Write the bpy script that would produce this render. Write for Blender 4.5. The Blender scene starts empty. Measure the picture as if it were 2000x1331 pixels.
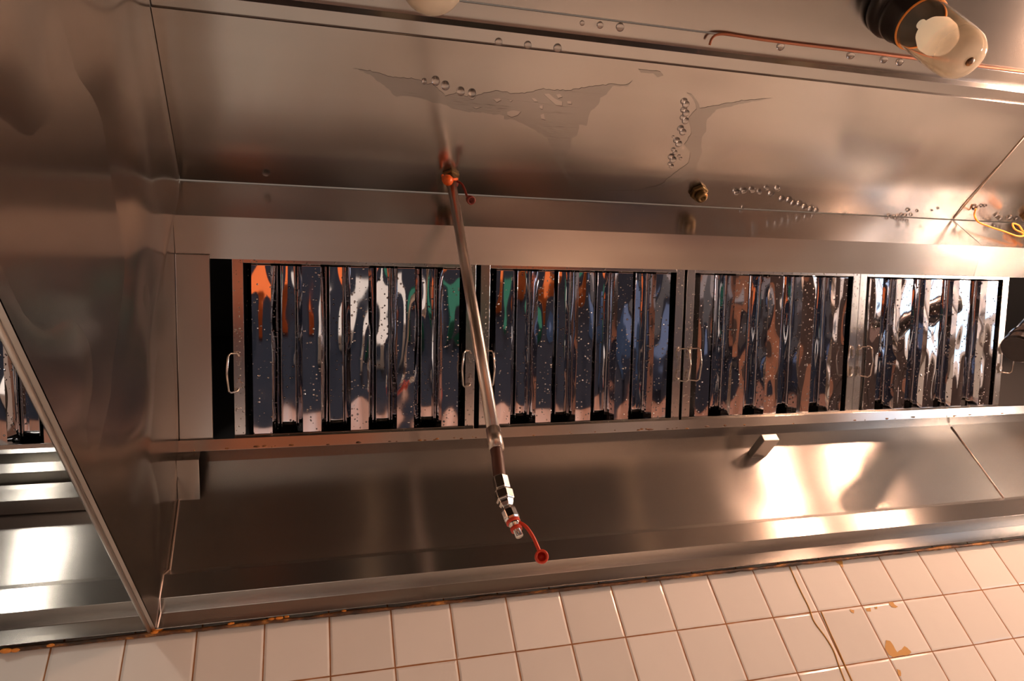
import bpy, bmesh, math, random
from mathutils import Vector, Matrix, noise
random.seed(7)
S = 0.108          # one wall tile in metres; the hood is measured in tiles
H0 = 2.0           # height of the hood's rear lip above the floor
FPX = 1372.0
CAM = (-0.237, -11.830, -4.812)
RR = ((0.96190221, -0.19649405, -0.19009007),
      (-0.00638585, 0.67895997, -0.73414752),
      (0.27331917, 0.70739200, 0.65183832))
def W(x, y, z): return Vector((x*S, y*S, z*S + H0))

scn = bpy.context.scene
# ---------------------------------------------------------------- camera, world, exposure
cd = bpy.data.cameras.new('camera'); cam = bpy.data.objects.new('camera', cd); scn.collection.objects.link(cam)
cd.sensor_width = 36; cd.lens = 36*FPX/2000; cd.clip_start = 0.01
m = Matrix(((RR[0][0], -RR[1][0], -RR[2][0]), (RR[0][1], -RR[1][1], -RR[2][1]), (RR[0][2], -RR[1][2], -RR[2][2]))).to_4x4()
m.translation = W(*CAM); cam.matrix_world = m; scn.camera = cam
scn.view_settings.view_transform = 'Standard'; scn.view_settings.look = 'None'
scn.cycles.blur_glossy = 1.0
scn.cycles.sample_clamp_indirect = 6
scn.view_settings.gamma = 1; scn.view_settings.exposure = 0.42
wd = bpy.data.worlds.new('world'); scn.world = wd; wd.use_nodes = True
wd.node_tree.nodes['Background'].inputs[0].default_value = (0.9, 0.8, 0.7, 1)
wd.node_tree.nodes['Background'].inputs[1].default_value = 0.08

def area(name, loc, aim, sx, sy, power, col):
    l = bpy.data.lights.new(name, 'AREA'); l.shape = 'RECTANGLE'; l.size = sx; l.size_y = sy; l.energy = power; l.color = col
    o = bpy.data.objects.new(name, l); scn.collection.objects.link(o); o.location = loc
    o.rotation_euler = (Vector(aim) - Vector(loc)).to_track_quat('-Z', 'Y').to_euler(); return o
# daylight through the kitchen's side window, and two fill lights added overhead behind the camera
area('window_daylight', (3.36, -1.55, 1.45), (0.0, -1.55, 1.45), 1.0, 0.85, 5, (0.55, 0.76, 1.0))
area('room_fill_light', (-0.6, -2.6, 3.0), (-0.6, -1.6, 0), 1.3, 0.35, 78, (1.0, 0.95, 0.90))  # added neutral fill that brightens the left side
area('room_fill_light', (2.0, -2.6, 3.0), (1.8, -1.8, 0), 1.2, 0.3, 84, (1.0, 0.65, 0.50))  # added warm fill that tints the right side orange

# ---------------------------------------------------------------- helpers
col = scn.collection
def link(name, me, mats, parent=None):
    o = bpy.data.objects.new(name, me); col.objects.link(o)
    for mm in (mats if isinstance(mats, (list, tuple)) else [mats]): me.materials.append(mm)
    if parent: o.parent = parent
    return o
def rebase(o, base):
    """move a mesh object's origin to base without moving the mesh"""
    base = Vector(base); o.data.transform(Matrix.Translation(-base)); o.location = base
def obj(name, bm, mats, parent=None, smooth=False):
    me = bpy.data.meshes.new(name)
    bmesh.ops.recalc_face_normals(bm, faces=bm.faces)
    if smooth:
        for f in bm.faces: f.smooth = True
    bm.to_mesh(me); bm.free()
    o = link(name, me, mats, parent)
    if parent is not None:     # keep world placement simple: parents carry only a location/rotation
        pass
    return o
def tag(o, label=None, cat=None, group=None, kind=None):
    if label: o['label'] = label
    if cat: o['category'] = cat
    if group: o['group'] = group
    if kind: o['kind'] = kind
    return o
def empty(name, loc, rot=None):
    o = bpy.data.objects.new(name, None); o.empty_display_size = .03; col.objects.link(o); o.location = loc
    if rot: o.rotation_euler = rot
    return o
def box(bm, x0, x1, y0, y1, z0, z1, mat=None):
    v = [bm.verts.new((x, y, z)) for x in (x0, x1) for y in (y0, y1) for z in (z0, z1)]
    fs = [bm.faces.new([v[i] for i in q]) for q in ((0,1,3,2),(4,6,7,5),(0,4,5,1),(2,3,7,6),(0,2,6,4),(1,5,7,3))]
    if mat is not None:
        for f in fs: f.material_index = mat
    return v
def bev(o, w=.0008, seg=2, ang=0.5):
    b = o.modifiers.new('bevel', 'BEVEL'); b.width = w; b.segments = seg; b.limit_method = 'ANGLE'; b.angle_limit = ang
    b.harden_normals = False
    for p in o.data.polygons: p.use_smooth = False
    return o
def frame(d):
    d = Vector(d).normalized(); a = Vector((0, 0, 1)) if abs(d.z) < .9 else Vector((1, 0, 0))
    u = d.cross(a).normalized(); return u, d.cross(u).normalized()
def tube(bm, pts, r, n=12, caps=True):
    pts = [Vector(p) for p in pts]; rs = r if isinstance(r, (list, tuple)) else [r]*len(pts)
    rings = []; u = None
    for i, p in enumerate(pts):
        d = (pts[min(i+1, len(pts)-1)] - pts[max(i-1, 0)]).normalized()
        if u is None: u, v = frame(d)
        else:
            u = (u - d*u.dot(d)).normalized(); v = d.cross(u)
        rings.append([bm.verts.new(p + (u*math.cos(a) + v*math.sin(a))*rs[i]) for a in [2*math.pi*k/n for k in range(n)]])
    for a, b in zip(rings, rings[1:]):
        for k in range(n): bm.faces.new((a[k], a[(k+1) % n], b[(k+1) % n], b[k]))
    if caps: bm.faces.new(rings[0][::-1]); bm.faces.new(rings[-1])
def lathe(bm, base, axis, prof, n=32, caps=True):
    """prof: (distance along axis, radius)"""
    base = Vector(base); axis = Vector(axis).normalized(); u, v = frame(axis); rings = []
    for t, r in prof:
        rings.append([bm.verts.new(base + axis*t + (u*math.cos(a) + v*math.sin(a))*max(r, 1e-5)) for a in [2*math.pi*k/n for k in range(n)]])
    for a, b in zip(rings, rings[1:]):
        for k in range(n): bm.faces.new((a[k], a[(k+1) % n], b[(k+1) % n], b[k]))
    if caps: bm.faces.new(rings[0][::-1]); bm.faces.new(rings[-1])
def spline(pts, n=8):
    pts = [Vector(p) for p in pts]; out = []
    P = [pts[0]*2-pts[1]] + pts + [pts[-1]*2-pts[-2]]
    for i in range(1, len(P)-2):
        for k in range(n):
            t = k/n; a, b, c, d = P[i-1:i+3]
            out.append(.5*((2*b) + (c-a)*t + (2*a-5*b+4*c-d)*t*t + (3*b-a-3*c+d)*t**3))
    out.append(pts[-1]); return out
def strip(bm, prof, x0, x1, thick=.012, back=None):
    """folded sheet: a (Y,Z) profile in tile units extruded along X; thickness goes away from the room"""
    n = len(prof)
    nor = []
    for i in range(n):
        a = Vector(prof[max(i-1, 0)]); b = Vector(prof[min(i+1, n-1)]); d = (b-a).normalized(); nor.append(Vector((-d.y, d.x)))
    s = back if back else 1
    F = []
    for x in (x0, x1):
        F.append(([bm.verts.new(W(x, *p)) for p in prof], [bm.verts.new(W(x, p[0]+s*q.x*thick, p[1]+s*q.y*thick)) for p, q in zip(prof, nor)]))
    (a, a2), (b, b2) = F
    for i in range(n-1):
        bm.faces.new((a[i], a[i+1], b[i+1], b[i])); bm.faces.new((a2[i], b2[i], b2[i+1], a2[i+1]))
        bm.faces.new((a[i], a2[i], a2[i+1], a[i+1])); bm.faces.new((b[i], b[i+1], b2[i+1], b2[i]))
    bm.faces.new((a[0], b[0], b2[0], a2[0])); bm.faces.new((a[-1], a2[-1], b2[-1], b[-1]))
def wav(x, y, seed, lam):
    return noise.noise(Vector((x/lam[0], y/lam[1], seed))) + .20*noise.noise(Vector((x/lam[0]*3.6, y/lam[1]*.6, seed+21))) + .45*noise.noise(Vector((x/lam[0]*2.1, y/lam[1]*1.9, seed+9.3)))
def sheet(bm, p, q, x0, x1, amp, lam, seed, out, step=.35, edge=.35):
    """flat sheet between profile points p and q, gently buckled like thin steel; amp and lam in tile units"""
    a, c = Vector(p), Vector(q); ln = (c-a).length; d = (c-a)/ln; nr = Vector((-d.y, d.x))*out
    nx = max(2, int((x1-x0)/step)); ny = max(2, int(ln/step*1.3))
    g = []
    for i in range(nx+1):
        x = x0+(x1-x0)*i/nx; row = []
        for j in range(ny+1):
            t = ln*j/ny; f = min(1, min(t, ln-t)/edge); f = f*f*(3-2*f)
            h = amp*f*wav(x, t, seed, lam); b_ = a+d*t+nr*h; row.append(bm.verts.new(W(x, b_.x, b_.y)))
        g.append(row)
    for i in range(nx):
        for j in range(ny): bm.faces.new((g[i][j], g[i+1][j], g[i+1][j+1], g[i][j+1]))
    for e_ in bm.edges:
        if e_.is_boundary: e_.smooth = False
def at(u, v, n, p0):
    """where the sight line of photo point (u,v) meets a real surface through p0 with normal n (tile units)"""
    d = Vector(((u-1000)/FPX, (v-665.5)/FPX, 1)); r = Vector([sum(RR[k][i]*d[k] for k in range(3)) for i in range(3)])
    n = Vector(n); t = n.dot(Vector(p0)-Vector(CAM))/n.dot(r); return Vector(CAM)+r*t

# ---------------------------------------------------------------- materials
def mat(name):
    mm = bpy.data.materials.new(name); mm.use_nodes = True
    return mm, mm.node_tree, mm.node_tree.nodes['Principled BSDF']
def simple(name, c, rough=.5, metal=0, **kw):
    mm, nt, b = mat(name); b.inputs['Base Color'].default_value = (*c, 1); b.inputs['Roughness'].default_value = rough
    b.inputs['Metallic'].default_value = metal
    for k, v in kw.items(): b.inputs[k.replace('_', ' ')].default_value = v
    return mm
def N(nt, t, **kw):
    n = nt.nodes.new(t)
    for k, v in kw.items(): setattr(n, k, v)
    return n
def mth(nt, op, a, b=None, c=None):
    n = N(nt, 'ShaderNodeMath', operation=op)
    for i, x in enumerate((a, b, c)):
        if x is None: continue
        if hasattr(x, 'links'): nt.links.new(x, n.inputs[i])
        else: n.inputs[i].default_value = x
    return n.outputs[0]
def noise_at(nt, src, scale, sc=1, detail=2, rough=.5, dist=0):
    mp = N(nt, 'ShaderNodeMapping'); mp.inputs['Scale'].default_value = scale; nt.links.new(src, mp.inputs[0])
    n = N(nt, 'ShaderNodeTexNoise'); n.inputs['Scale'].default_value = sc; n.inputs['Detail'].default_value = detail
    n.inputs['Roughness'].default_value = rough; n.inputs['Distortion'].default_value = dist
    nt.links.new(mp.outputs[0], n.inputs[0]); return n.outputs['Fac']
def steel(name, tangent, grain, rough=.26, aniso=.75, wave=.012, wscale=(2.2, 2.2, 2.2), base=(.50, .475, .445), drops=0, fine=0):
    mm, nt, b = mat(name); L = nt.links.new
    tc = N(nt, 'ShaderNodeTexCoord').outputs['Object']
    b.inputs['Metallic'].default_value = 1
    b.inputs['Anisotropic'].default_value = aniso
    if tangent:
        cx = N(nt, 'ShaderNodeCombineXYZ')
        for i in range(3): cx.inputs[i].default_value = tangent[i]
        L(cx.outputs[0], b.inputs['Tangent'])
    g = noise_at(nt, tc, [q*.12 for q in grain], 1, 2, .5)
    sm = noise_at(nt, tc, (5, 5, 5), 1, 1, .5, 0)
    r = N(nt, 'ShaderNodeMapRange'); L(sm, r.inputs[0]); r.inputs[1].default_value = .3; r.inputs[2].default_value = .7
    r.inputs[3].default_value = rough; r.inputs[4].default_value = rough; L(r.outputs[0], b.inputs['Roughness'])
    mx = N(nt, 'ShaderNodeMix', data_type='RGBA'); L(g, mx.inputs[0])
    mx.inputs[6].default_value = (*[c*.95 for c in base], 1); mx.inputs[7].default_value = (*[min(1, c*1.05) for c in base], 1)
    L(mx.outputs[2], b.inputs['Base Color'])
    b2 = N(nt, 'ShaderNodeBump'); b2.inputs['Strength'].default_value = 0; b2.inputs['Distance'].default_value = .00006; L(g, b2.inputs['Height'])
    last = b2
    if drops:
        vo = N(nt, 'ShaderNodeTexVoronoi'); vo.inputs['Scale'].default_value = drops; vo.inputs['Randomness'].default_value = 1; L(tc, vo.inputs['Vector'])
        wn = noise_at(nt, tc, (14, 14, 14), 1, 2)
        px = N(nt, 'ShaderNodeSeparateXYZ'); L(N(nt, 'ShaderNodeNewGeometry').outputs['Position'], px.inputs[0])
        sp = N(nt, 'ShaderNodeSeparateColor'); L(vo.outputs['Color'], sp.inputs[0])
        thr = mth(nt, 'MULTIPLY', mth(nt, 'POWER', sp.outputs[0], 2.2), .46)
        thr = mth(nt, 'MULTIPLY', thr, mth(nt, 'GREATER_THAN', mth(nt, 'ADD', wn, mth(nt, 'MULTIPLY', sp.outputs[1], .35)), mth(nt, 'SUBTRACT', .60, mth(nt, 'MULTIPLY', px.outputs[0], .11))))
        h = mth(nt, 'SQRT', mth(nt, 'MAXIMUM', mth(nt, 'SUBTRACT', mth(nt, 'MULTIPLY', thr, thr), mth(nt, 'MULTIPLY', vo.outputs['Distance'], vo.outputs['Distance'])), 0.0))
        b3 = N(nt, 'ShaderNodeBump'); b3.inputs['Strength'].default_value = 1; b3.inputs['Distance'].default_value = 1.0/drops*1.2; L(h, b3.inputs['Height']); L(last.outputs[0], b3.inputs['Normal']); last = b3
    L(last.outputs[0], b.inputs['Normal']); return mm

GX = (6, 260, 260)
M = {}
M['ceil'] = steel('brushed_steel_ceiling', (0, 1, 0), GX, .20, .75, .010, (1.6, 2.4, 2.4))
M['drop'] = steel('brushed_steel_upright', (0, 0, 1), GX, .20, .8, .006, (3, 3, 1.2))
M['lip'] = steel('brushed_steel_lip', (0, .89, -.46), GX, .24, .8, .002, (3, 1, 1))
M['back'] = steel('brushed_steel_back', (0, 0, 1), GX, .26, .93, .003, (3.2, 2, 1.5))
M['fold'] = steel('brushed_steel_gutter', (0, .3, 1), GX, .22, .9, .0008, (3, 2, 2))
M['part'] = steel('brushed_steel_partition', (0, .4, .9), (260, 8, 200), .21, .75, .016, (1, 3.0, 3.4), base=(.46, .405, .36))
M['plain'] = steel('satin_steel', None, (40, 40, 40), .28, 0, .0004, (8, 8, 8), base=(.58, .55, .51))
M['chrome'] = steel('wet_polished_steel', None, (30, 4, 30), .045, 0, .0035, (9, 5, 9), base=(.66, .66, .69), drops=170, fine=0)
M['frame'] = steel('satin_filter_frame', None, (50, 50, 50), .2, 0, .0006, (9, 9, 9), base=(.58, .56, .53), drops=240)
M['weld'] = simple('weld_metal', (.85, .72, .64), .42, 1)
M['pipe'] = simple('pipe_steel', (.70, .62, .55), .3, 1)
M['nickel'] = simple('nickel_fitting', (.76, .72, .66), .14, 1)
M['hose'] = simple('brown_hose', (.075, .028, .018), .45)
M['red'] = simple('red_rubber', (.62, .045, .012), .34)
M['orange'] = simple('orange_rubber', (.75, .12, .015), .34)
M['darkred'] = simple('dark_red_rubber', (.17, .02, .01), .4)
M['brass'] = simple('dirty_brass', (.20, .13, .055), .35, .9)
M['black'] = simple('black_housing', (.014, .012, .011), .32)
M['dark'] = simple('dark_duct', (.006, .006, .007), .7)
M['wire'] = simple('handle_wire', (.72, .66, .60), .2, 1)
M['copper'] = simple('copper_cord', (.30, .085, .03), .6)
M['amber'] = simple('amber_sealant', (.72, .25, .03), .3)
def glass(name, c, rough=0.0, ior=1.45):
    mm, nt, b = mat(name); b.inputs['Base Color'].default_value = (*c, 1); b.inputs['Transmission Weight'].default_value = 1
    b.inputs['Roughness'].default_value = rough; b.inputs['IOR'].default_value = ior; return mm
M['drop_water'] = glass('water', (1, 1, 1), 0, 1.33)
# grimy globe glass: mostly clear, milky towards the tip
mm, nt, b = mat('yellowed_globe_glass'); M['globe'] = mm
b.inputs['Base Color'].default_value = (1.0, .93, .78, 1); b.inputs['Roughness'].default_value = .06; b.inputs['IOR'].default_value = 1.15
tc = N(nt, 'ShaderNodeTexCoord').outputs['Object']
sx = N(nt, 'ShaderNodeSeparateXYZ'); nt.links.new(tc, sx.inputs[0])
g1 = noise_at(nt, tc, (18, 18, 18), 1, 3)
mr = N(nt, 'ShaderNodeMapRange'); nt.links.new(mth(nt, 'ADD', sx.outputs[2], mth(nt, 'MULTIPLY', g1, .05)), mr.inputs[0])
mr.inputs[1].default_value = -.15; mr.inputs[2].default_value = -.235; mr.inputs[3].default_value = .99; mr.inputs[4].default_value = .35
nt.links.new(mr.outputs[0], b.inputs['Transmission Weight'])
def emit(name, c, s):
    mm, nt, b = mat(name); b.inputs['Base Color'].default_value = (*c, 1); b.inputs['Emission Color'].default_value = (*c, 1); b.inputs['Emission Strength'].default_value = s; return mm
M['bulb_off'] = emit('dim_frosted_bulb', (.95, .74, .56), .32)
M['bulb_warm'] = emit('lit_bulb_warm', (1.0, .57, .38), 420)
M['bulb_white'] = emit('lit_bulb_white', (1.0, .93, .82), 90)

# tiled wall: one tile = S, joints and slight cushion edges, each tile its own shade and tilt
mm, nt, b = mat('glazed_wall_tiles'); M['tile'] = mm; L = nt.links.new
tc = N(nt, 'ShaderNodeTexCoord').outputs['Object']; sx = N(nt, 'ShaderNodeSeparateXYZ'); L(tc, sx.inputs[0])
wob = mth(nt, 'MULTIPLY', mth(nt, 'SUBTRACT', noise_at(nt, tc, (9, 9, 9), 1, 2), .5), .012)
ux = mth(nt, 'ADD', mth(nt, 'DIVIDE', sx.outputs[0], S), mth(nt, 'ADD', wob, 100))
uz = mth(nt, 'ADD', mth(nt, 'DIVIDE', mth(nt, 'SUBTRACT', sx.outputs[2], H0), S*.992), mth(nt, 'ADD', wob, 100))
fx, fz = mth(nt, 'FRACT', ux), mth(nt, 'FRACT', uz)
ex = mth(nt, 'MINIMUM', fx, mth(nt, 'SUBTRACT', 1, fx)); ez = mth(nt, 'MINIMUM', fz, mth(nt, 'SUBTRACT', 1, fz))
e = mth(nt, 'MINIMUM', ex, ez)
gw = mth(nt, 'ADD', .006, mth(nt, 'MULTIPLY', noise_at(nt, tc, (30, 30, 30), 1, 2), .012))
grout = N(nt, 'ShaderNodeMapRange'); L(mth(nt, 'SUBTRACT', e, gw), grout.inputs[0]); grout.inputs[1].default_value = -.004; grout.inputs[2].default_value = .004; grout.inputs[3].default_value = 1; grout.inputs[4].default_value = 0
cid = N(nt, 'ShaderNodeCombineXYZ'); L(mth(nt, 'FLOOR', ux), cid.inputs[0]); L(mth(nt, 'FLOOR', uz), cid.inputs[2])
wn = N(nt, 'ShaderNodeTexWhiteNoise'); L(cid.outputs[0], wn.inputs[0]); sc3 = N(nt, 'ShaderNodeSeparateColor'); L(wn.outputs['Color'], sc3.inputs[0])
tcx = N(nt, 'ShaderNodeMix', data_type='RGBA'); L(sc3.outputs[0], tcx.inputs[0]); tcx.inputs[6].default_value = (.68, .665, .63, 1); tcx.inputs[7].default_value = (.76, .745, .71, 1)
gcol = N(nt, 'ShaderNodeMix', data_type='RGBA'); L(noise_at(nt, tc, (22, 22, 22), 1, 3), gcol.inputs[0]); gcol.inputs[6].default_value = (.10, .03, .008, 1); gcol.inputs[7].default_value = (.42, .18, .05, 1)
fc = N(nt, 'ShaderNodeMix', data_type='RGBA'); L(grout.outputs[0], fc.inputs[0]); L(tcx.outputs[2], fc.inputs[6]); L(gcol.outputs[2], fc.inputs[7]); L(fc.outputs[2], b.inputs['Base Color'])
rg = N(nt, 'ShaderNodeMapRange'); L(grout.outputs[0], rg.inputs[0]); rg.inputs[3].default_value = .12; rg.inputs[4].default_value = .8; L(rg.outputs[0], b.inputs['Roughness'])
cush = N(nt, 'ShaderNodeMapRange', interpolation_type='SMOOTHSTEP'); L(e, cush.inputs[0]); cush.inputs[1].default_value = .0; cush.inputs[2].default_value = .05
tilt = mth(nt, 'ADD', mth(nt, 'MULTIPLY', fx, mth(nt, 'SUBTRACT', sc3.outputs[1], .5)), mth(nt, 'MULTIPLY', fz, mth(nt, 'SUBTRACT', sc3.outputs[2], .5)))
hh = mth(nt, 'ADD', mth(nt, 'MULTIPLY', cush.outputs[0], 1.1), mth(nt, 'ADD', mth(nt, 'MULTIPLY', tilt, 1.6), mth(nt, 'MULTIPLY', noise_at(nt, tc, (16, 16, 16), 1, 1), 1.2)))
bp = N(nt, 'ShaderNodeBump'); bp.inputs['Strength'].default_value = .9; bp.inputs['Distance'].default_value = .0012; L(hh, bp.inputs['Height']); L(bp.outputs[0], b.inputs['Normal'])

# grime bead under the lip
mm, nt, b = mat('rusty_sealant'); M['grime'] = mm
tc = N(nt, 'ShaderNodeTexCoord').outputs['Object']; n1 = noise_at(nt, tc, (26, 60, 60), 1, 4, .65)
cr = N(nt, 'ShaderNodeValToRGB'); nt.links.new(n1, cr.inputs[0]); cr.color_ramp.elements[0].position = .38; cr.color_ramp.elements[0].color = (.035, .018, .008, 1)
cr.color_ramp.elements[1].position = .66; cr.color_ramp.elements[1].color = (.55, .24, .05, 1); el = cr.color_ramp.elements.new(.52); el.color = (.13, .05, .014, 1)
nt.links.new(cr.outputs[0], b.inputs['Base Color']); b.inputs['Roughness'].default_value = .5
M['stain'] = simple('dried_yellow_grease', (.50, .27, .06), .45)
# thin dried water film on the steel: a touch duller and darker than the sheet
M['film'] = steel('dried_water_film', (0, 1, 0), GX, .24, .75, base=(.405, .39, .37))
M['cord'] = simple('orange_cord', (.85, .30, .04), .4)

# ---------------------------------------------------------------- the room
def structure(name, bm, m_, kind='structure'):
    o = obj(name, bm, m_); o['kind'] = kind; return o
mm, nt, b = mat('terracotta_floor'); M['floor'] = mm
tc = N(nt, 'ShaderNodeTexCoord').outputs['Object']
bt = N(nt, 'ShaderNodeTexBrick'); bt.offset = 0; nt.links.new(tc, bt.inputs['Vector']); bt.inputs['Scale'].default_value = 1
bt.inputs['Brick Width'].default_value = .3; bt.inputs['Row Height'].default_value = .3; bt.inputs['Mortar Size'].default_value = .006
bt.inputs['Color1'].default_value = (.19, .09, .055, 1); bt.inputs['Color2'].default_value = (.24, .11, .065, 1); bt.inputs['Mortar'].default_value = (.12, .09, .07, 1)
nt.links.new(bt.outputs[0], b.inputs['Base Color']); b.inputs['Roughness'].default_value = .35
M['paint'] = simple('cream_paint', (.62, .52, .42), .6)
M['ceilpaint'] = simple('white_ceiling', (.7, .68, .64), .7)
X0, X1, Y0 = -3.0, 3.42, -4.6
bm = bmesh.new(); box(bm, X0, X1, Y0, .1, -.1, 0); structure('floor', bm, M['floor'])
bm = bmesh.new(); box(bm, X0, X1, Y0, .1, 3.1, 3.2); structure('ceiling', bm, M['ceilpaint'])
bm = bmesh.new(); box(bm, X0, X1, 0, .1, 0, H0-.005); box(bm, X0, X1, .055, .1, H0-.005, 3.1); structure('wall_back', bm, M['tile']); wall_back = bpy.data.objects['wall_back']
bm = bmesh.new(); box(bm, X0, X1, Y0-.1, Y0, 0, 3.1); structure('wall_front', bm, M['paint'])
bm = bmesh.new(); box(bm, X0-.1, X0, Y0, .1, 0, 3.1); structure('wall_left', bm, M['paint'])
bm = bmesh.new(); box(bm, X1, X1+.1, Y0, .1, 0, 3.1); structure('wall_right', bm, simple('brown_paint', (.055, .04, .035), .5))
# window on the right wall, where the daylight comes in
bm = bmesh.new()
for a in ((X1-.08, X1, -2.12, -.98, .92, .99), (X1-.08, X1, -2.12, -.98, 1.91, 1.98), (X1-.08, X1, -2.12, -2.05, .99, 1.91), (X1-.08, X1, -1.05, -.98, .99, 1.91), (X1-.08, X1, -1.57, -1.53, .99, 1.91)): box(bm, *a)
structure('window_1', bm, simple('window_paint', (.8, .8, .78), .4))
# ---------------------------------------------------------------- the extraction hood
G, F_, E_, D_ = (-6.668, 6.854), (-3.4717, 7.003), (-3.537, 5.849), (-2.863, 5.497)
BT = (-.345, 3.244)
LX0, PX0, PX1, SX, RX = -14.0, -2.63, -2.572, 15.49, 27.0
hood = empty('exhaust_hood', W(6, -3.4, 7.3))
tag(hood, 'large brushed stainless steel kitchen exhaust hood above the white tiled wall', 'exhaust hood')
HB = hood.location.copy()
def part(name, bm, m_, parent=hood, base=None, label=None, smooth=False, kind=None):
    o = obj(name, bm, m_, None, smooth); o.parent = parent; o.matrix_parent_inverse = Matrix.Translation(-parent.location)
    if label: o['label'] = label
    if kind: o['kind'] = kind
    return o
bays = ((LX0, PX0), (PX1, SX-.004), (SX+.004, RX))
K_ = (.2, 3.24)
gutter = [(.19, 1.07), (-.24, .80), (-.29, .406), (-.05, .265), (-.15, -.02)]
for i, (a, b_) in enumerate(bays):
    def sh(name, m_, *k, **kw):
        bm = bmesh.new(); sheet(bm, *k, **kw); o = part(name, bm, m_, smooth=True)
        so = o.modifiers.new('gauge', 'SOLIDIFY'); so.thickness = .0012; so.offset = -1 if o.data.polygons[0].normal.dot(Vector((0, -.3, -1))) > 0 else 1
    sh('ceiling_panel', M['ceil'], G, F_, a, b_, .042, (3.4, 2.6), 1.7+i, 1, step=.25)
    sh('drop_panel', M['drop'], (F_[0]+.02, F_[1]-.012), E_, a, b_, .014, (2.6, 1.6), 5.2+i, 1, step=.25, edge=.3)
    sh('back_panel', M['back'], K_, (.19, 1.07), a, b_, .020, (2.4, 2.2), 8.4+i, 1, step=.25, edge=.4)
    sh('filter_lip', M['lip'], E_, D_, a, b_, .012, (2.0, 1.6), 11.4+i, 1, step=.22, edge=.2)
    bm = bmesh.new(); strip(bm, gutter, a, b_, .015, -1); bev(part('gutter', bm, M['fold']), .0006, 2, .2)
    bm = bmesh.new(); strip(bm, [(-6.64, 6.87), (-6.668, 6.90), (-6.91, 6.90), (-6.93, 7.08), (-7.235, 7.08)], a, b_, .015, -1); bev(part('front_channel', bm, M['ceil']))
    bm = bmesh.new(); strip(bm, [(-7.262, 7.085), (-11.0, 7.085), (-11.0, 0.2), (-10.8, .1)], a, b_, .015, -1); bev(part('front_panel', bm, M['ceil']))
# ledge that carries the filters
for i, (a, b_) in enumerate(bays):
    if i == 0: prof = [(-.3, 3.40), (-.36, 3.34), (-.36, 3.22), (.05, 3.25), (.05, 3.05), (-.36, 2.99), (-.36, 2.82), (.0, 2.78), (-.30, 2.60), (-.30, 2.52), (-.33, 2.30), (.15, 2.34)]
    else: prof = [(-.33, 3.28), (-.50, 3.22), (-.405, 3.06), (.2, 3.235)]
    bm = bmesh.new(); strip(bm, prof, a, b_, .012, -1); bev(part('filter_ledge', bm, M['fold']), .001, 2, .3)
bm = bmesh.new()
for k in range(60):
    x = random.uniform(-2.3, 17.5); r = random.uniform(.012, .03)
    bmesh.ops.create_icosphere(bm, subdivisions=1, radius=1, matrix=Matrix.Translation(W(x, -.415-.01*random.random(), 3.06+random.uniform(-.01, .03))) @ Matrix.Diagonal((r*S*random.uniform(1, 3), r*S*.7, r*S*.8, 1)))
o = part('rust_spots', bm, M['grime'], smooth=True, label='scattered rusty specks along the filter ledge'); o['kind'] = 'stuff'
# the partition between the two bays
bm = bmesh.new()
prof = [(-.15, -.02), (-7.37, -.27), (-10.95, -.32), (-10.95, 7.07), (-7.3, 7.07), (-6.95, 7.07), (-6.9, 6.89), (-6.67, 6.845), (-3.49, 6.99), (-3.55, 5.85), (-2.88, 5.5), (-.47, 3.3), (-.45, 3.05), (.18, 3.2), (.18, 1.07), (-.24, .8), (-.29, .406), (-.05, .265)]
va = [bm.verts.new(W(PX0, *p)) for p in prof]; vb = [bm.verts.new(W(PX1, *p)) for p in prof]
bm.faces.new(va); bm.faces.new(vb[::-1])
for i in range(len(prof)): j = (i+1) % len(prof); bm.faces.new((va[i], va[j], vb[j], vb[i]))
part('partition_panel', bm, M['part'], label='tall brushed steel partition with a bright rolled lower edge')
bm = bmesh.new(); tube(bm, [W(PX0-.03, -.15, -.03), W(PX0-.03, -7.37, -.28), W(PX0-.03, -10.9, -.33)], .03*S, 10); part('edge_roll', bm, M['plain'], smooth=True)
bm = bmesh.new(); gy = 60; gz = 50; g = []
def zlo(y): return -.02+(y+.15)/(-7.22)*(-.25)
def zhi(y):
    for (ya, za), (yb, zb) in zip(TOPP, TOPP[1:]):
        if ya <= y <= yb: return za+(zb-za)*(y-ya)/(yb-ya+1e-9)
    return TOPP[-1][1]
TOPP = [(-10.95, 7.0), (-7.3, 7.0), (-6.9, 6.88), (-6.67, 6.82), (-3.56, 6.95), (-3.50, 5.83), (-2.86, 5.46), (-.50, 3.27), (-.42, 2.98), (.0, 3.1)]
for i in range(gy+1):
    y = -10.95+(10.75)*i/gy; row = []
    for j in range(gz+1):
        lo, hi = zlo(y), zhi(y); z = lo+(hi-lo)*j/gz; f = min(1, min(z-lo, hi-z, -.15-y)/.7); f = max(0, f); f = f*f*(3-2*f)
        row.append(bm.verts.new(W(PX1+.012+.15*f*(wav(y, z, 3.3, (3.0, 2.4))+.3), y, z)))
    g.append(row)
for i in range(gy):
    for j in range(gz): bm.faces.new((g[i][j], g[i+1][j], g[i+1][j+1], g[i][j+1]))
part('partition_skin', bm, M['part'], smooth=True)
# end panels and the dark duct behind the filters
for x in (LX0-.05, RX):
    bm = bmesh.new(); a = W(x, -11, -.3); c = W(x+.05, .3, 7.1); box(bm, a.x, c.x, a.y, c.y, a.z, c.z); part('end_panel', bm, M['part'])
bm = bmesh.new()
strip(bm, [(-3.3, 5.9), (-3.0, 6.6), (.33, 6.6), (.33, 3.3)], LX0, RX, .02, -1); part('duct_lining', bm, M['dark'])
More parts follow.
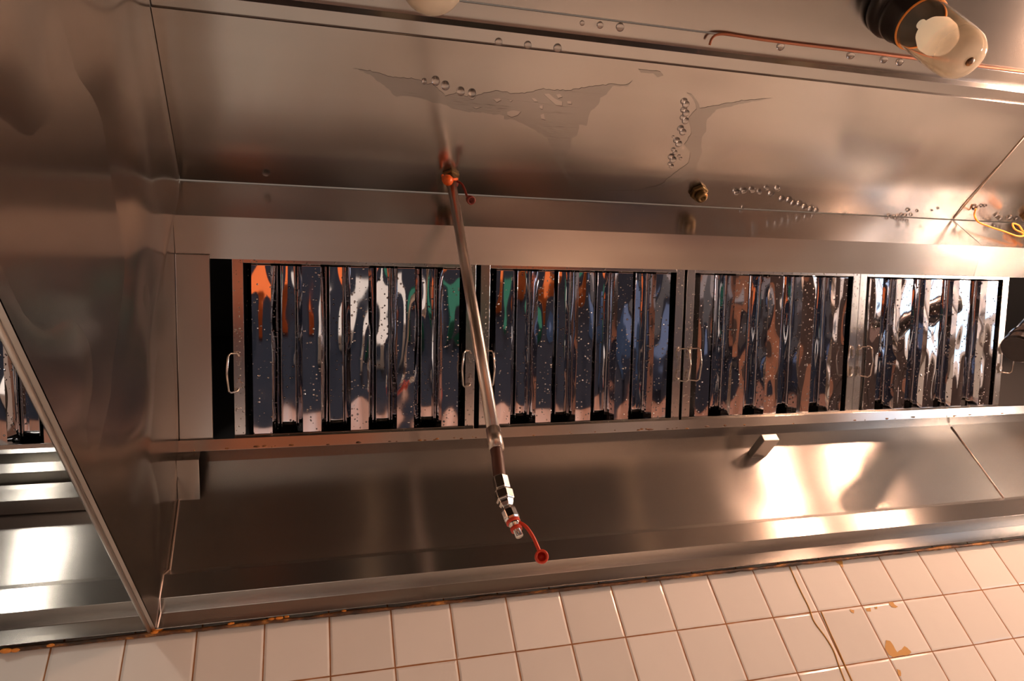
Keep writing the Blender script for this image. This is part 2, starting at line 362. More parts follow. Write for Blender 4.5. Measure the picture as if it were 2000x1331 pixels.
# corner cover, blank filler panel
bm = bmesh.new()
def boxW(bm, x0, x1, y0, y1, z0, z1):
    a, c = W(x0, y0, z0), W(x1, y1, z1); return box(bm, a.x, c.x, a.y, c.y, a.z, c.z)
strip(bm, [(-.30, 3.20), (-.42, 2.86), (.19, 2.42)], PX1+.005, -2.20, .02, -1); bev(part('corner_cover', bm, M['fold']), .0008)
# weld beads down the partition corner
bm = bmesh.new()
pts = [(-2.55, .17, 2.45), (-2.55, .17, 1.1), (-2.55, -.26, .8), (-2.55, -.31, .41), (-2.55, -.07, .27), (-2.55, -.17, .0)]
tube(bm, [W(*p) for p in pts], .013*S, 6); part('weld_bead', bm, M['weld'], smooth=True)
bm = bmesh.new(); tube(bm, [W(SX, .185, 3.15), W(SX, .185, 1.07)], .02*S, 6); part('weld_bead', bm, M['weld'], smooth=True)
bm = bmesh.new(); tube(bm, [W(SX, -6.6, 6.845), W(SX, -3.5, 6.99)], .016*S, 6); part('weld_bead', bm, M['weld'], smooth=True)
# square hook stub on the back panel
bm = bmesh.new()
h0 = at(1468, 893, (0, 1, 0), (0, .19, 0))
boxW(bm, h0.x-.02, h0.x+.38, h0.y-.66, h0.y, h0.z-.02, h0.z+.16)
bev(part('square_stub', bm, M['plain'], label='short square steel stub sticking out of the back panel'), .002, 3)
# grime bead between lip and tiles
bm = bmesh.new()
pts = []; rs = []
x = LX0
while x < RX:
    q = noise.noise(Vector((x*1.3, 0, 0))); q2 = noise.noise(Vector((x*5, 3, 0)))
    pts.append(W(x, -.07+.01*q2, -.055+.015*q)); rs.append(S*(.036+.020*q+.012*q2) if x < 14 else S*.028); x += .11
tube(bm, pts, rs, 8); part('sealant_bead', bm, M['grime'], label='rusty brown sealant bead along the lower lip', smooth=True)
bm = bmesh.new()
for (u, v, r) in ((307, 1229, .06), (302, 1236, .04), (451, 1219, .035), (545, 1208, .045), (530, 1210, .035), (560, 1205, .03), (12, 1272, .055), (30, 1271, .04), (100, 1261, .035), (672, 1194, .03)):
    p = at(u, v, (0, 1, 0), (0, -.1, 0)); bmesh.ops.create_icosphere(bm, subdivisions=2, radius=r*S, matrix=Matrix.Translation(W(*p)) @ Matrix.Diagonal((1.5, .8, .7, 1)))
for v in bm.verts: v.co += Vector((1, 1, 1))*.0012*noise.noise(v.co*160)
o = part('sealant_lumps', bm, M['amber'], label='orange lumps of old sealant', smooth=True); o['kind'] = 'stuff'

# ---------------------------------------------------------------- baffle filters
UP = Vector((0, D_[0]-BT[0], D_[1]-BT[1])); FL = UP.length; UP.normalize(); OUT = Vector((1, 0, 0)).cross(UP)
FROT = Matrix((( 1, 0, 0), (0, UP.y, OUT.y), (0, UP.z, OUT.z))).to_euler()
FW, FH = 4.53, FL*1.02
def flt_mesh(bm, prof, y0, y1, closed=False):
    a = [bm.verts.new((x*S, y0*S, z*S)) for x, z in prof]; c = [bm.verts.new((x*S, y1*S, z*S)) for x, z in prof]
    for i in range(len(prof)-(0 if closed else 1)):
        j = (i+1) % len(prof); bm.faces.new((a[i], a[j], c[j], c[i]))
    if closed: bm.faces.new(a[::-1]); bm.faces.new(c)
def channel(x0, x1, lean0, lean1, zf, zb, t=.012):
    """open channel: face at zf from x0 to x1, flanges falling back to zb"""
    o = [(x0-lean0, zb), (x0, zf), (x1, zf), (x1+lean1, zb)]
    i = [(x1+lean1-t, zb), (x1-t*.7, zf-t if zf > zb else zf+t), (x0+t*.7, zf-t if zf > zb else zf+t), (x0-lean0+t, zb)]
    return o + i
def child(name, bm, m_, parent, label=None, bevel=0, smooth=False):
    o = obj(name, bm, m_, None, smooth); o.parent = parent
    if label: o['label'] = label
    if bevel: bev(o, bevel)
    return o
PITCH = .885
def blade(bm, prof, y0, y1, seed, amp=.016):
    """folded polished strip along the filter with hand-dented faces"""
    P = [Vector(p) for p in prof]; fine = []
    for i in range(len(P)-1):
        n = max(1, int((P[i+1]-P[i]).length/.06))
        for k in range(n): fine.append((P[i].lerp(P[i+1], k/n), k/n, i))
    fine.append((P[-1], 1, len(P)-2)); ny = 44; g = []
    for q, t, i in fine:
        d = (P[i+1]-P[i]).normalized(); nr = Vector((-d.y, d.x)); row = []
        for j in range(ny+1):
            y = y0+(y1-y0)*j/ny; h = amp*math.sin(math.pi*t)*(1.3*noise.noise(Vector((q.x*1.5, y*.7, seed)))+.30*noise.noise(Vector((q.x*3, y*2.2, seed+4))))
            sd = .010*noise.noise(Vector((i, y*.6, seed+2)))
            row.append(bm.verts.new(((q.x+nr.x*h+sd)*S, y*S, (q.y+nr.y*h+.8*amp*noise.noise(Vector((seed, y*.8, 1))))*S)))
        g.append(row)
    for i in range(len(g)-1):
        for j in range(ny): bm.faces.new((g[i][j], g[i+1][j], g[i+1][j+1], g[i][j+1]))
def bladepart(name, prof, y0, y1, seed, parent):
    bm = bmesh.new(); blade(bm, prof, y0, y1, seed)
    o = child(name, bm, M['chrome'], parent, smooth=True)
    o.data.set_sharp_from_angle(angle=.45)
    so = o.modifiers.new('gauge', 'SOLIDIFY'); so.thickness = .0009; so.offset = 0
def make_filter(seed=1):
    root = empty('baffle_filter', (0, 0, 0))
    bm = bmesh.new()          # channel-section frame
    def fb(x0, x1, y0, y1, z0, z1): box(bm, x0*S, x1*S, y0*S, y1*S, z0*S, z1*S)
    fb(0, .19, 0, FH, -.02, 0.0); fb(0, .02, 0, FH, -.42, -.02)
    fb(FW-.19, FW, 0, FH, -.02, 0.0); fb(FW-.02, FW, 0, FH, -.42, -.02)
    fb(.19, FW-.19, 0, .13, -.02, 0.0); fb(.02, FW-.02, 0, .02, -.42, -.02)
    fb(.19, FW-.19, FH-.13, FH, -.02, 0.0)
    child('frame', bm, M['frame'], root, bevel=.0006)
    for k in range(5):        # front row of channels, open side to the back
        c = .33 + k*PITCH
        bladepart('baffle', [(c-.13, -.27), (c, -.02), (c+.33, -.02), (c+.48, -.27)], .06, FH-.1, seed*7+k, root)
    for k in range(4):        # rear row closes the gaps from behind
        c = .33 + k*PITCH + .495
        bladepart('rear_baffle', [(c, -.20), (c+.01, -.36), (c+PITCH-.64, -.36), (c+PITCH-.62, -.20)], .22, FH-.1, seed*5+k+50, root)
    return root
def handle(parent, x, side, ang):
    """wire loop hinged on a frame rail at x; side -1 swings to the left, ang lifts it off the filter"""
    y0, y1 = 1.02, 1.62
    bm = bmesh.new()
    ca, sa = math.cos(ang), math.sin(ang)
    def hp(d, y): return Vector(((x + side*d*ca)*S, y*S, (.03 + d*sa)*S))
    pts = [hp(0, y1-.12), hp(0, y1+.0), hp(.04, y1+.05), hp(.2, y1+.06), hp(.25, y1+.02), hp(.29, (y0+y1)/2), hp(.25, y0-.02), hp(.2, y0-.06), hp(.04, y0-.05), hp(0, y0), hp(0, y0+.12)]
    sm = []
    for i, p in enumerate(pts):
        if 0 < i < len(pts)-1:
            sm += [p.lerp(pts[i-1], .18), p, p.lerp(pts[i+1], .18)] if (p-pts[i-1]).length > .012 and (p-pts[i+1]).length > .012 else [p]
        else: sm.append(p)
    tube(bm, sm, .019*S, 8); h = child('handle', bm, M['wire'], parent, smooth=True)
    for yy in (y0+.06, y1-.06):
        bm = bmesh.new(); hw = [(-.045, -.05), (.045, -.05), (.045, .05), (.02, .05), (.02, .12), (-.02, .12), (-.02, .05), (-.045, .05)]
        if yy > 1.3: hw = [(a, -b_) for a, b_ in hw][::-1]
        lo = [bm.verts.new(((x+a)*S, (yy+b_)*S, .0005)) for a, b_ in hw]; hi = [bm.verts.new(((x+a)*S, (yy+b_)*S, .05*S)) for a, b_ in hw]
        bm.faces.new(lo[::-1]); bm.faces.new(hi)
        for q in range(8): bm.faces.new((lo[q], lo[(q+1) % 8], hi[(q+1) % 8], hi[q]))
        child('handle_clip', bm, M['wire'], h, bevel=.0004)
    return h
def copy_tree(o, parent=None):
    c = o.copy(); col.objects.link(c)
    if parent: c.parent = parent
    for ch in list(o.children): copy_tree(ch, c)
    return c
proto = make_filter()
spots = [(-1.63, 'steel baffle filter next to the blank plate by the partition, left of the hanging pipe', (-1, .9), (-1, .75)),
         (3.00, 'steel baffle filter just right of the hanging pipe', (1, 1.0), (1, .9)),
         (7.60, 'steel baffle filter directly above the square stub on the back panel', (1, .35), (-1, .5)),
         (12.14, 'bright wet steel baffle filter at the right end of the row', (1, .7), (1, .6)),
         (-7.7, 'steel baffle filter glimpsed beyond the partition in the left bay', None, None)]
for i, (x, lab, hl, hr) in enumerate(spots):
    o = proto if i == 0 else make_filter(i+1)
    if i == 0: filters = []
    filters.append((o, x, hl, hr)); o['label'] = lab; o['category'] = 'grease filter'; o['group'] = 'baffle filters along the hood'
    o.location = W(x, BT[0], BT[1]) - OUT*(.02*S) ; o.rotation_euler = FROT
for o, x, hl, hr in filters:
    if hl: handle(o, .09, *hl)
    if hr: handle(o, FW-.09, *hr)
# blank plate between partition and first filter
bm = bmesh.new(); box(bm, 0, .56*S, -.06*S, FH*S, -.03*S, .06*S)
o = obj('blank_plate', bm, M['plain']); o.location = W(-2.555, BT[0], BT[1]); o.rotation_euler = FROT; bev(o, .001)
tag(o, 'plain satin steel filler plate standing between the partition and the first filter', 'filler plate')

# ---------------------------------------------------------------- hanging wash pipe
top = W(2.43, -3.9, 6.97); bot = W(2.203, -3.9, .50)
pipe = empty('hanging_pipe', top); tag(pipe, 'long thin steel pipe with brown hose and red cap hanging from the hood ceiling', 'pipe')
def ppart(name, bm, m_, label=None, smooth=True, bevel=0, parent=None):
    o = obj(name, bm, m_, None, smooth); par = parent or pipe; o.parent = par
    o.matrix_parent_inverse = Matrix.Translation(-pipe.location) if par is pipe else Matrix.Identity(4)
    if label: o['label'] = label
    if bevel: bev(o, bevel)
    return o
bm = bmesh.new(); d = (bot-top)
tube(bm, [top, bot], .094*S, 32); tube(bm, [top+d*.955, bot-Vector((0, 0, .05*S))], .106*S, 32); ppart('tube', bm, M['pipe'])
hb = [bot+Vector((0, 0, .02)), W(2.19, -3.9, .32), W(2.17, -3.9, .10), W(2.165, -3.9, -.06)]
bm = bmesh.new(); tube(bm, spline(hb, 6), .085*S, 24); ppart('hose', bm, M['hose'], 'dark brown hose')
bm = bmesh.new()
ax = Vector((.03, 0, -1)).normalized(); b0 = W(2.165, -3.9, .0); U = S*.62; Rr = S*.9
def LP(*q): return [(t*U, r*Rr) for t, r in q]
lathe(bm, b0, ax, LP((0, .125), (.30, .125)), 6); o = ppart('hex_nut', bm, M['nickel'], smooth=False, bevel=.001)
bm = bmesh.new(); lathe(bm, b0+ax*.29*U, ax, LP((0, .10), (.05, .115), (.06, .145), (.26, .145), (.3, .12), (.36, .115), (.42, .09), (.50, .07)), 6); ppart('hex_nut', bm, M['nickel'], smooth=False, bevel=.001)
ax2 = Vector((.16, -.1, -1)).normalized(); b1 = b0+ax*.74*U
bm = bmesh.new(); lathe(bm, b1, ax2, LP((0, .07), (.03, .105), (.10, .12), (.28, .12), (.33, .10)), 8); ppart('coupling', bm, M['nickel'], smooth=False, bevel=.001)
bm = bmesh.new(); lathe(bm, b1+ax2*.33*U, ax2, LP((0, .075), (.05, .085), (.1, .085), (.12, .07), (.2, .068), (.21, .055), (.38, .055)), 16); ppart('nozzle_tip', bm, M['nickel'])
bm = bmesh.new(); lathe(bm, b1+ax2*.32*U, ax2, LP((0, .10), (.05, .105), (.07, .09)), 20); ppart('seal_ring', bm, M['red'], 'red seal ring')
bm = bmesh.new(); lathe(bm, b1+ax2*.49*U, ax2, LP((0, .085), (.07, .085)), 20); ppart('seal_ring', bm, M['red'], 'red seal ring')
e0 = b1+ax2*.40*U
strap = [e0+Vector((.06, -.03, 0))*S, e0+Vector((.13, -.05, -.08))*S, e0+Vector((.19, -.05, -.22))*S, e0+Vector((.22, -.05, -.36))*S, e0+Vector((.23, -.05, -.42))*S]
bm = bmesh.new(); tube(bm, spline(strap, 8), .024*S, 8)
rc = ppart('cap_strap', bm, M['red'], 'red rubber strap')
bm = bmesh.new(); cc = e0+Vector((.24, -.05, -.50))*S
axc = Vector((-.25, -1, -.35)).normalized()
lathe(bm, cc-axc*.07*S, axc, [(0, .03*S), (.01*S, .065*S), (.05*S, .085*S), (.14*S, .085*S), (.15*S, .07*S), (.145*S, .055*S), (.04*S, .05*S), (.035*S, .001*S)], 24)
ppart('dust_cap', bm, M['red'], 'round red rubber dust cap')
# collar, orange clip and dark red dangling cap at the top
bm = bmesh.new(); lathe(bm, top+Vector((0, 0, .02*S)), (0, 0, -1), [(0, .17*S), (.05*S, .19*S), (.09*S, .19*S), (.1*S, .15*S), (.2*S, .15*S), (.21*S, .12*S)], 6); ppart('collar', bm, M['brass'], smooth=False, bevel=.001)
bm = bmesh.new(); lathe(bm, top-Vector((0, 0, .22*S)), (.02, -.15, -1), [(0, .10*S), (.01*S, .125*S), (.05*S, .125*S), (.06*S, .10*S)], 20)
tube(bm, spline([W(2.53, -3.96, 6.72), W(2.60, -3.98, 6.60), W(2.63, -3.98, 6.42), W(2.64, -3.98, 6.25), W(2.66, -3.98, 6.15)], 6), .024*S, 8); ppart('cap_strap', bm, M['darkred'], 'dark red strap at the top of the pipe')
bm = bmesh.new(); lathe(bm, W(2.67, -3.98, 6.15), (.2, -.3, -1), [(0, .02*S), (.02*S, .07*S), (.08*S, .085*S), (.14*S, .085*S), (.15*S, .06*S), (.08*S, .05*S)], 16); ppart('dust_cap', bm, M['darkred'])
bm = bmesh.new()
tube(bm, spline([W(2.24, -4.0, 6.83), W(2.25, -4.02, 6.68), W(2.30, -4.05, 6.58)], 6), [.03*S]*13, 8)
tube(bm, spline([W(2.22, -4.03, 6.72), W(2.34, -4.05, 6.64), W(2.46, -4.04, 6.66), W(2.52, -4.0, 6.74)], 6), .026*S, 8)
lathe(bm, W(2.27, -4.05, 6.66), (.25, -.35, -1), [(0, .03*S), (.03*S, .09*S), (.10*S, .105*S), (.17*S, .10*S), (.22*S, .05*S), (.23*S, .01*S)], 16)
ppart('orange_clip', bm, M['orange'], 'bright orange rubber cap and tie')

# ---------------------------------------------------------------- spray nozzles on the hood ceiling
def nozzle(x, y, lab):
    z = G[1] + (F_[1]-G[1])*(y-G[0])/(F_[0]-G[0])
    r = empty('spray_nozzle', W(x, y, z)); tag(r, lab, 'nozzle', 'spray nozzles on the hood ceiling')
    bm = bmesh.new(); lathe(bm, (0, 0, .01*S), (0, 0, -1), [(0, .2*S), (.06*S, .205*S), (.10*S, .2*S), (.11*S, .15*S)], 6); child('hex_flange', bm, M['brass'], r, bevel=.001)
    bm = bmesh.new(); lathe(bm, (0, 0, -.09*S), (0, 0, -1), [(0, .13*S), (.14*S, .13*S), (.17*S, .10*S), (.18*S, .06*S), (.12*S, .05*S)], 20); child('nozzle_body', bm, M['brass'], r, smooth=True)
    bm = bmesh.new(); bmesh.ops.create_icosphere(bm, subdivisions=2, radius=.035*S, matrix=Matrix.Translation((.06*S, -.08*S, -.23*S))); child('amber_drop', bm, M['amber'], r, smooth=True)
nozzle(8.02, -3.86, 'small dark brass hex nozzle on the hood ceiling, right of the hanging pipe')
nozzle(17.75, -3.75, 'dark nozzle half cut off by the right edge of the picture')

# ---------------------------------------------------------------- bulkhead lamps
def lamp(x, y, lab, lit=None):
    r = empty('bulkhead_lamp', W(x, y, 7.085)); tag(r, lab, 'lamp', 'bulkhead lamps along the hood')
    bm = bmesh.new(); lathe(bm, (0, 0, 0), (0, 0, -1), [(0, .56*S), (.06*S, .58*S), (.2*S, .58*S), (.26*S, .53*S), (.3*S, .50*S), (.36*S, .50*S), (.4*S, .53*S), (.5*S, .53*S), (.55*S, .50*S), (.8*S, .49*S), (.86*S, .46*S), (.86*S, .40*S)], 48); child('base', bm, M['black'], r, smooth=True)
    if not lit:
        bm = bmesh.new(); tube(bm, [(math.cos(t_)*.465*S, math.sin(t_)*.465*S, -.865*S) for t_ in [2*math.pi*k_/48 for k_ in range(49)]], .02*S, 8); child('gasket', bm, M['cord'], r, 'amber rubber gasket', smooth=True)
        prof = [(.84, .455), (1.1, .455), (1.5, .45), (1.85, .44), (2.05, .42), (2.18, .36), (2.25, .27), (2.28, .14), (2.285, .001)]
        inner = [(a-.03 if a > 1.9 else a, max(b_-.03, .001)) for a, b_ in prof][::-1]
        bm = bmesh.new(); lathe(bm, (0, 0, 0), (0, 0, -1), [(a*S, b_*S) for a, b_ in prof + inner], 48, caps=False); child('glass_globe', bm, M['globe'], r, 'yellowed glass globe', smooth=True)
        bm = bmesh.new(); lathe(bm, (0, 0, -2.285*S), (0, 0, -1), [(0, .075*S), (.02*S, .07*S), (.03*S, .03*S), (.031*S, .001)], 16); child('tip_stain', bm, M['grime'], r, smooth=True)
    bm = bmesh.new(); lathe(bm, (0, 0, -.8*S), (0, 0, -1), [(0, .08*S), (.15*S, .09*S), (.22*S, .15*S), (.33*S, .25*S), (.5*S, .32*S), (.65*S, .31*S), (.8*S, .24*S), (.9*S, .12*S), (.93*S, .001)], 32)
    child('bulb', bm, lit or M['bulb_off'], r, smooth=True)
lamp(10.35, -8.2, 'black based lamp with yellowed glass globe at the top right corner')
lamp(1.35, -8.2, 'lamp whose glass tip just shows at the top edge above the pipe')
lamp(19.9, -8.2, 'lit lamp beyond the right edge of the picture', M['bulb_warm'])
lamp(16.3, -8.2, 'second lit lamp just beyond the right edge of the picture', M['bulb_warm'])
lamp(-7.6, -8.2, 'lit lamp in the left bay behind the partition', M['bulb_white'])

# ---------------------------------------------------------------- cords
bm = bmesh.new()
zc = 7.04
cp = [at(1386, 88, (0, 0, 1), (0, 0, 6.95)), at(1390, 76, (0, 0, 1), (0, 0, 6.98)), at(1400, 68, (0, 0, 1), (0, 0, 7.02)), at(1420, 67, (0, 0, 1), (0, 0, zc)), at(1450, 72, (0, 0, 1), (0, 0, zc)), at(1520, 82, (0, 0, 1), (0, 0, zc)), at(1700, 104, (0, 0, 1), (0, 0, zc)), at(1830, 120, (0, 0, 1), (0, 0, zc)), at(2060, 147, (0, 0, 1), (0, 0, zc))]
tube(bm, [W(*p) for p in spline(cp, 8)], .024*S, 8); o = obj('copper_wire', bm, M['copper'], smooth=True); rebase(o, W(*cp[3]))
tag(o, 'thin copper coloured cord tucked along the ceiling seam behind the lamp', 'cord')
bm = bmesh.new()
lp = [(2012, 462, 6.75), (1998, 452, 6.72), (1990, 441, 6.7), (1978, 437, 6.7), (1982, 448, 6.7), (1996, 455, 6.72), (1999, 461, 6.75), (1985, 461, 6.8), (1960, 452, 6.85), (1930, 442, 6.9), (1910, 433, 6.93), (1903, 420, 6.95), (1906, 408, 6.97)]
tube(bm, [W(*p) for p in spline([at(u, v, (0, 1, 0), (0, -3.66, 0)) if v > 428 else at(u, v, (0, 0, 1), (0, 0, z-.06)) for u, v, z in lp], 6)], .022*S, 8); o = obj('rope_loop', bm, M['cord'], smooth=True); rebase(o, W(*at(1903, 420, (0, 0, 1), (0, 0, 6.9))))
tag(o, 'looped bright orange cord hanging near the right edge', 'cord')
# steel cylinder end at the right edge, in front of the filters
bm = bmesh.new()
c0 = at(1990, 680, (0, 1, 0), (0, -3.0, 0)); axr = Vector((.85, -.1, .52)).normalized()
lathe(bm, W(*c0)-axr*.10*S, axr, [(0, .02*S), (.0, .30*S), (.05*S, .34*S), (.22*S, .34*S), (.25*S, .31*S), (.3*S, .31*S), (.33*S, .34*S), (.5*S, .34*S), (.53*S, .3*S), (2.2*S, .3*S)], 32)
o = obj('steel_cylinder', bm, simple('dull_steel', (.22, .21, .22), .16, 1), smooth=True); bev(o, .0005); rebase(o, W(*c0)+axr*1.9*S)
tag(o, 'blurred grooved steel cylinder poking in at the right edge in front of the filters', 'cylinder')

# ---------------------------------------------------------------- water drops
CN = Vector((0, -(F_[1]-G[1]), F_[0]-G[0])).normalized(); CP0 = (0, G[0], G[1])
dm = bmesh.new(); bmesh.ops.create_icosphere(dm, subdivisions=3, radius=1)
for v in dm.verts: v.co.z = v.co.z*.85 - .35
for f in dm.faces: f.smooth = True
dme = bpy.data.meshes.new('water_drop'); dm.to_mesh(dme); dm.free(); dme.materials.append(M['drop_water'])
ORD = ['first', 'second', 'third', 'fourth', 'fifth', 'sixth', 'seventh', 'eighth', 'ninth', 'tenth', 'eleventh', 'twelfth', 'thirteenth', 'fourteenth', 'fifteenth']
def drops(lst, label, group, n=CN, p0=CP0, r0=.072, way='from the left'):
    lst = sorted(lst, key=lambda q: q[1] if way == 'from the top' else q[0])
    base = label
    for k, q in enumerate(lst):
        label = (ORD[k]+' '+way+' of the '+base) if len(lst) > 1 else base
        u, v = q[:2]; r = (q[2] if len(q) > 2 else 1)*r0*S
        p = at(u, v, n, p0); o = bpy.data.objects.new('water_drop', dme); col.objects.link(o)
        o.location = W(*p); o.scale = (r, r, r*.8); tag(o, label, 'water drop', group)
drops([(829, 160, .6), (851, 159), (870, 168), (900, 179), (922, 182)], 'clear water drops above the hanging pipe', 'water drops above the hanging pipe')
drops([(1339, 203), (1339, 220), (1338, 235), (1333, 257), (1325, 280), (1318, 297, .7), (1314, 311), (1311, 324, .7), (1318, 272, .4), (1329, 309, .5)], 'slanting column of drops on the hood ceiling', 'water drops in a slanting column', way='from the top')
drops([(1438, 375), (1452, 372), (1469, 371), (1483, 375, .8), (1497, 367, .8), (1518, 368), (1506, 378), (1527, 388), (1541, 390), (1549, 396), (1561, 397), (1571, 403), (1583, 407), (1594, 410, .8), (1451, 404, .6)], 'clear water drops right of the hex nozzle', 'water drops right of the hex nozzle')
drops([(1735, 420), (1744, 422), (1752, 421), (1760, 419), (1768, 420), (1773, 410, 1.1), (1779, 419), (1791, 412, .8), (1820, 411, .6), (1832, 407, .7), (1651, 417, .9)], 'bright water drops by the ceiling corner glare', 'water drops by the glaring highlight', r0=.045)
drops([(1903, 405), (1917, 402, .7), (1924, 402, .6), (1946, 420), (1953, 426), (1971, 424), (1984, 426, .8)], 'water drops beside the orange cord loop', 'water drops beside the orange cord')
HN = (0, 0, 1)
drops([(974, 82, .9), (1031, 88, .9), (1089, 94)], 'water drops on the narrow band above the ceiling panel', 'water drops on the narrow front band', HN, (0, 0, 6.9))
drops([(1211, 53), (1172, 49, .8), (1137, 45, .6), (1524, 91), (1661, 108), (1726, 116), (1757, 121)], 'water drops beside the seam with the copper cord', 'water drops along the front seam', HN, (0, 0, 7.08))
drops([(520, 337)], 'lone water drop on the left part of the hood ceiling', 'lone water drop')

# ---------------------------------------------------------------- dried water film on the ceiling panel
def jag(pts, amp=2.2, step=5, seed=0):
    out = []
    for i in range(len(pts)):
        a = Vector(pts[i]); c = Vector(pts[(i+1) % len(pts)]); n = max(1, int((c-a).length/step)); d = (c-a).normalized(); q = Vector((-d.y, d.x))
        for k in range(n):
            p = a.lerp(c, k/n); out.append(p + q*amp*noise.noise(Vector((p.x*.15, p.y*.15, seed+3.1)))*1.5)
    return out
def film(name, loops, m_, n, p0, lift, parent, label=None):
    """flat film with holes, filled on the sheet it lies on"""
    cu = bpy.data.curves.new(name, 'CURVE'); cu.dimensions = '2D'; cu.fill_mode = 'FRONT' if hasattr(cu, 'fill_mode') else 'FRONT'
    n = Vector(n).normalized(); ux = Vector((1, 0, 0)); uy = n.cross(ux).normalized(); o0 = W(*p0)
    for lp_ in loops:
        sp = cu.splines.new('POLY'); sp.points.add(len(lp_)-1); sp.use_cyclic_u = True
        for k, (u, v) in enumerate(lp_):
            q = W(*at(u, v, n, p0)) - o0; sp.points[k].co = (q.dot(ux), q.dot(uy), 0, 1)
    co = bpy.data.objects.new(name, cu); col.objects.link(co)
    dg = bpy.context.evaluated_depsgraph_get(); me = bpy.data.meshes.new_from_object(co.evaluated_get(dg)); bpy.data.objects.remove(co)
    nn = n if n.dot(Vector(CAM)-Vector(p0)) > 0 else -n
    mt = Matrix((ux, uy, n)).transposed().to_4x4(); mt.translation = o0 + nn*lift
    fb_ = bmesh.new(); fb_.from_mesh(me)
    for _ in range(6):
        lg = [e_ for e_ in fb_.edges if e_.calc_length() > .03]
        if not lg: break
        bmesh.ops.subdivide_edges(fb_, edges=lg, cuts=1); bmesh.ops.triangulate(fb_, faces=fb_.faces)
    fb_.to_mesh(me); fb_.free(); me.transform(mt)
    if parent is hood:
        dd = (Vector(F_)-Vector(G)); ln = dd.length; dd /= ln; nr = Vector((-dd.y, dd.x))
        for v in me.vertices:
            X = v.co.x/S; t = (Vector((v.co.y/S, (v.co.z-H0)/S))-Vector(G)).dot(dd); f = max(0, min(1, min(t, ln-t)/.35)); f = f*f*(3-2*f)
            h = .042*f*wav(X, t, 2.7, (3.4, 2.6)); v.co.y += nr.x*h*S; v.co.z += nr.y*h*S
    me.materials.clear()
    me.update(); o = link(name, me, m_)
    o.parent = parent; o.matrix_parent_inverse = Matrix.Translation(-parent.location)
    if label: o['label'] = label
    s = o.modifiers.new('thick', 'SOLIDIFY'); s.thickness = .0002
    return o
def Z1(x, y): return (690+x*.3, 120+y*.3)
main = [Z1(*p) for p in [(0, 45), (110, 65), (260, 105), (430, 122), (470, 150), (520, 150), (600, 225), (690, 210), (760, 240), (850, 205), (930, 190), (1060, 208), (1150, 200), (1240, 180), (1400, 190), (1540, 165), (1680, 150), (1780, 158), (1822, 125), (1790, 165), (1690, 165), (1650, 215), (1610, 240), (1600, 285), (1540, 330), (1520, 420), (1470, 415), (1455, 480), (1420, 500), (1415, 570), (1385, 600), (1375, 680), (1400, 740), (1560, 850), (1480, 820), (1415, 815), (1360, 720), (1300, 590), (1265, 500), (1190, 450), (1110, 405), (1040, 375), (980, 372), (985, 352), (860, 335), (720, 325), (640, 305), (620, 290), (520, 270), (430, 240), (330, 225), (280, 235), (230, 185), (160, 130), (110, 85)]]
holes = [[(910, 245), (950, 237), (962, 252), (935, 266)], [(1010, 248), (1040, 250), (1024, 263)], [(1155, 235), (1185, 240), (1202, 262), (1180, 262)], [(1237, 210), (1275, 208), (1310, 240), (1362, 262), (1360, 290), (1320, 285), (1280, 250)], [(1318, 215), (1345, 210), (1362, 232), (1335, 240)], [(1000, 325), (1040, 315), (1092, 325), (1070, 350), (1030, 362), (1002, 350)], [(1217, 345), (1240, 338), (1250, 380), (1225, 372)], [(1212, 285), (1235, 285), (1232, 312), (1215, 305)], [(1390, 258), (1420, 258), (1422, 280), (1398, 278)], [(775, 298), (838, 295), (800, 310)], [(750, 218), (800, 228), (780, 250), (755, 245)]]
film('water_mark', [jag(main, 2.0)] + [[Z1(*p) for p in h] for h in holes], M['film'], CN, CP0, .0006, hood, 'large ragged dried water mark')
tail = [(1560-0, 850)]
film('water_mark', [jag([(1255, 372), (1290, 362), (1318, 340), (1345, 320), (1350, 300), (1338, 285), (1352, 262), (1345, 235), (1362, 215), (1356, 196), (1342, 183), (1352, 186), (1366, 205), (1368, 214), (1400, 208), (1455, 197), (1510, 192), (1455, 202), (1400, 216), (1382, 236), (1380, 258), (1370, 275), (1372, 300), (1355, 345), (1330, 358), (1290, 372), (1230, 376), (1180, 373)], 1.6, 5, 5)], M['film'], CN, CP0, .0006, hood)
film('water_mark', [jag([(1247, 135), (1290, 140), (1296, 148), (1285, 152), (1275, 143), (1252, 142)], 1, 4, 9)], M['film'], CN, CP0, .0006, hood)

# stains and drips on the tiles (part of the wall)
def Z5(x, y): return (1600+x/4.4225, 1030+y/4.4225)
wp = dict(n=(0, 1, 0), p0=(0, 0, 0), lift=.0006, parent=wall_back)
def wfilm(loops, m_, **k): film('grease_stain', loops, m_, wp['n'], wp['p0'], wp['lift'], wall_back, 'flaky yellow grease stain')
wfilm([jag([Z5(*p) for p in [(575, 980), (610, 985), (640, 1030), (672, 1082), (710, 1060), (735, 1030), (760, 1045), (795, 1085), (780, 1105), (690, 1118), (640, 1128), (600, 1105), (565, 1055)]], 1, 4)], M['stain'])
wfilm([jag([Z5(*p) for p in [(600, 650), (635, 648), (650, 670), (680, 690), (660, 700), (625, 695), (610, 675)]], .8, 4)], M['stain'])
for q in ([(262, 708), (300, 720), (298, 748), (275, 735)], [(400, 702), (440, 698), (446, 730), (408, 730)], [(475, 690), (498, 688), (500, 708), (482, 710)], [(120, 295), (165, 270), (200, 300), (208, 350), (190, 345), (175, 322)], [(668, 1230), (700, 1240), (705, 1290), (688, 1292)]):
    wfilm([jag([Z5(*p) for p in q], .8, 4)], M['stain'])
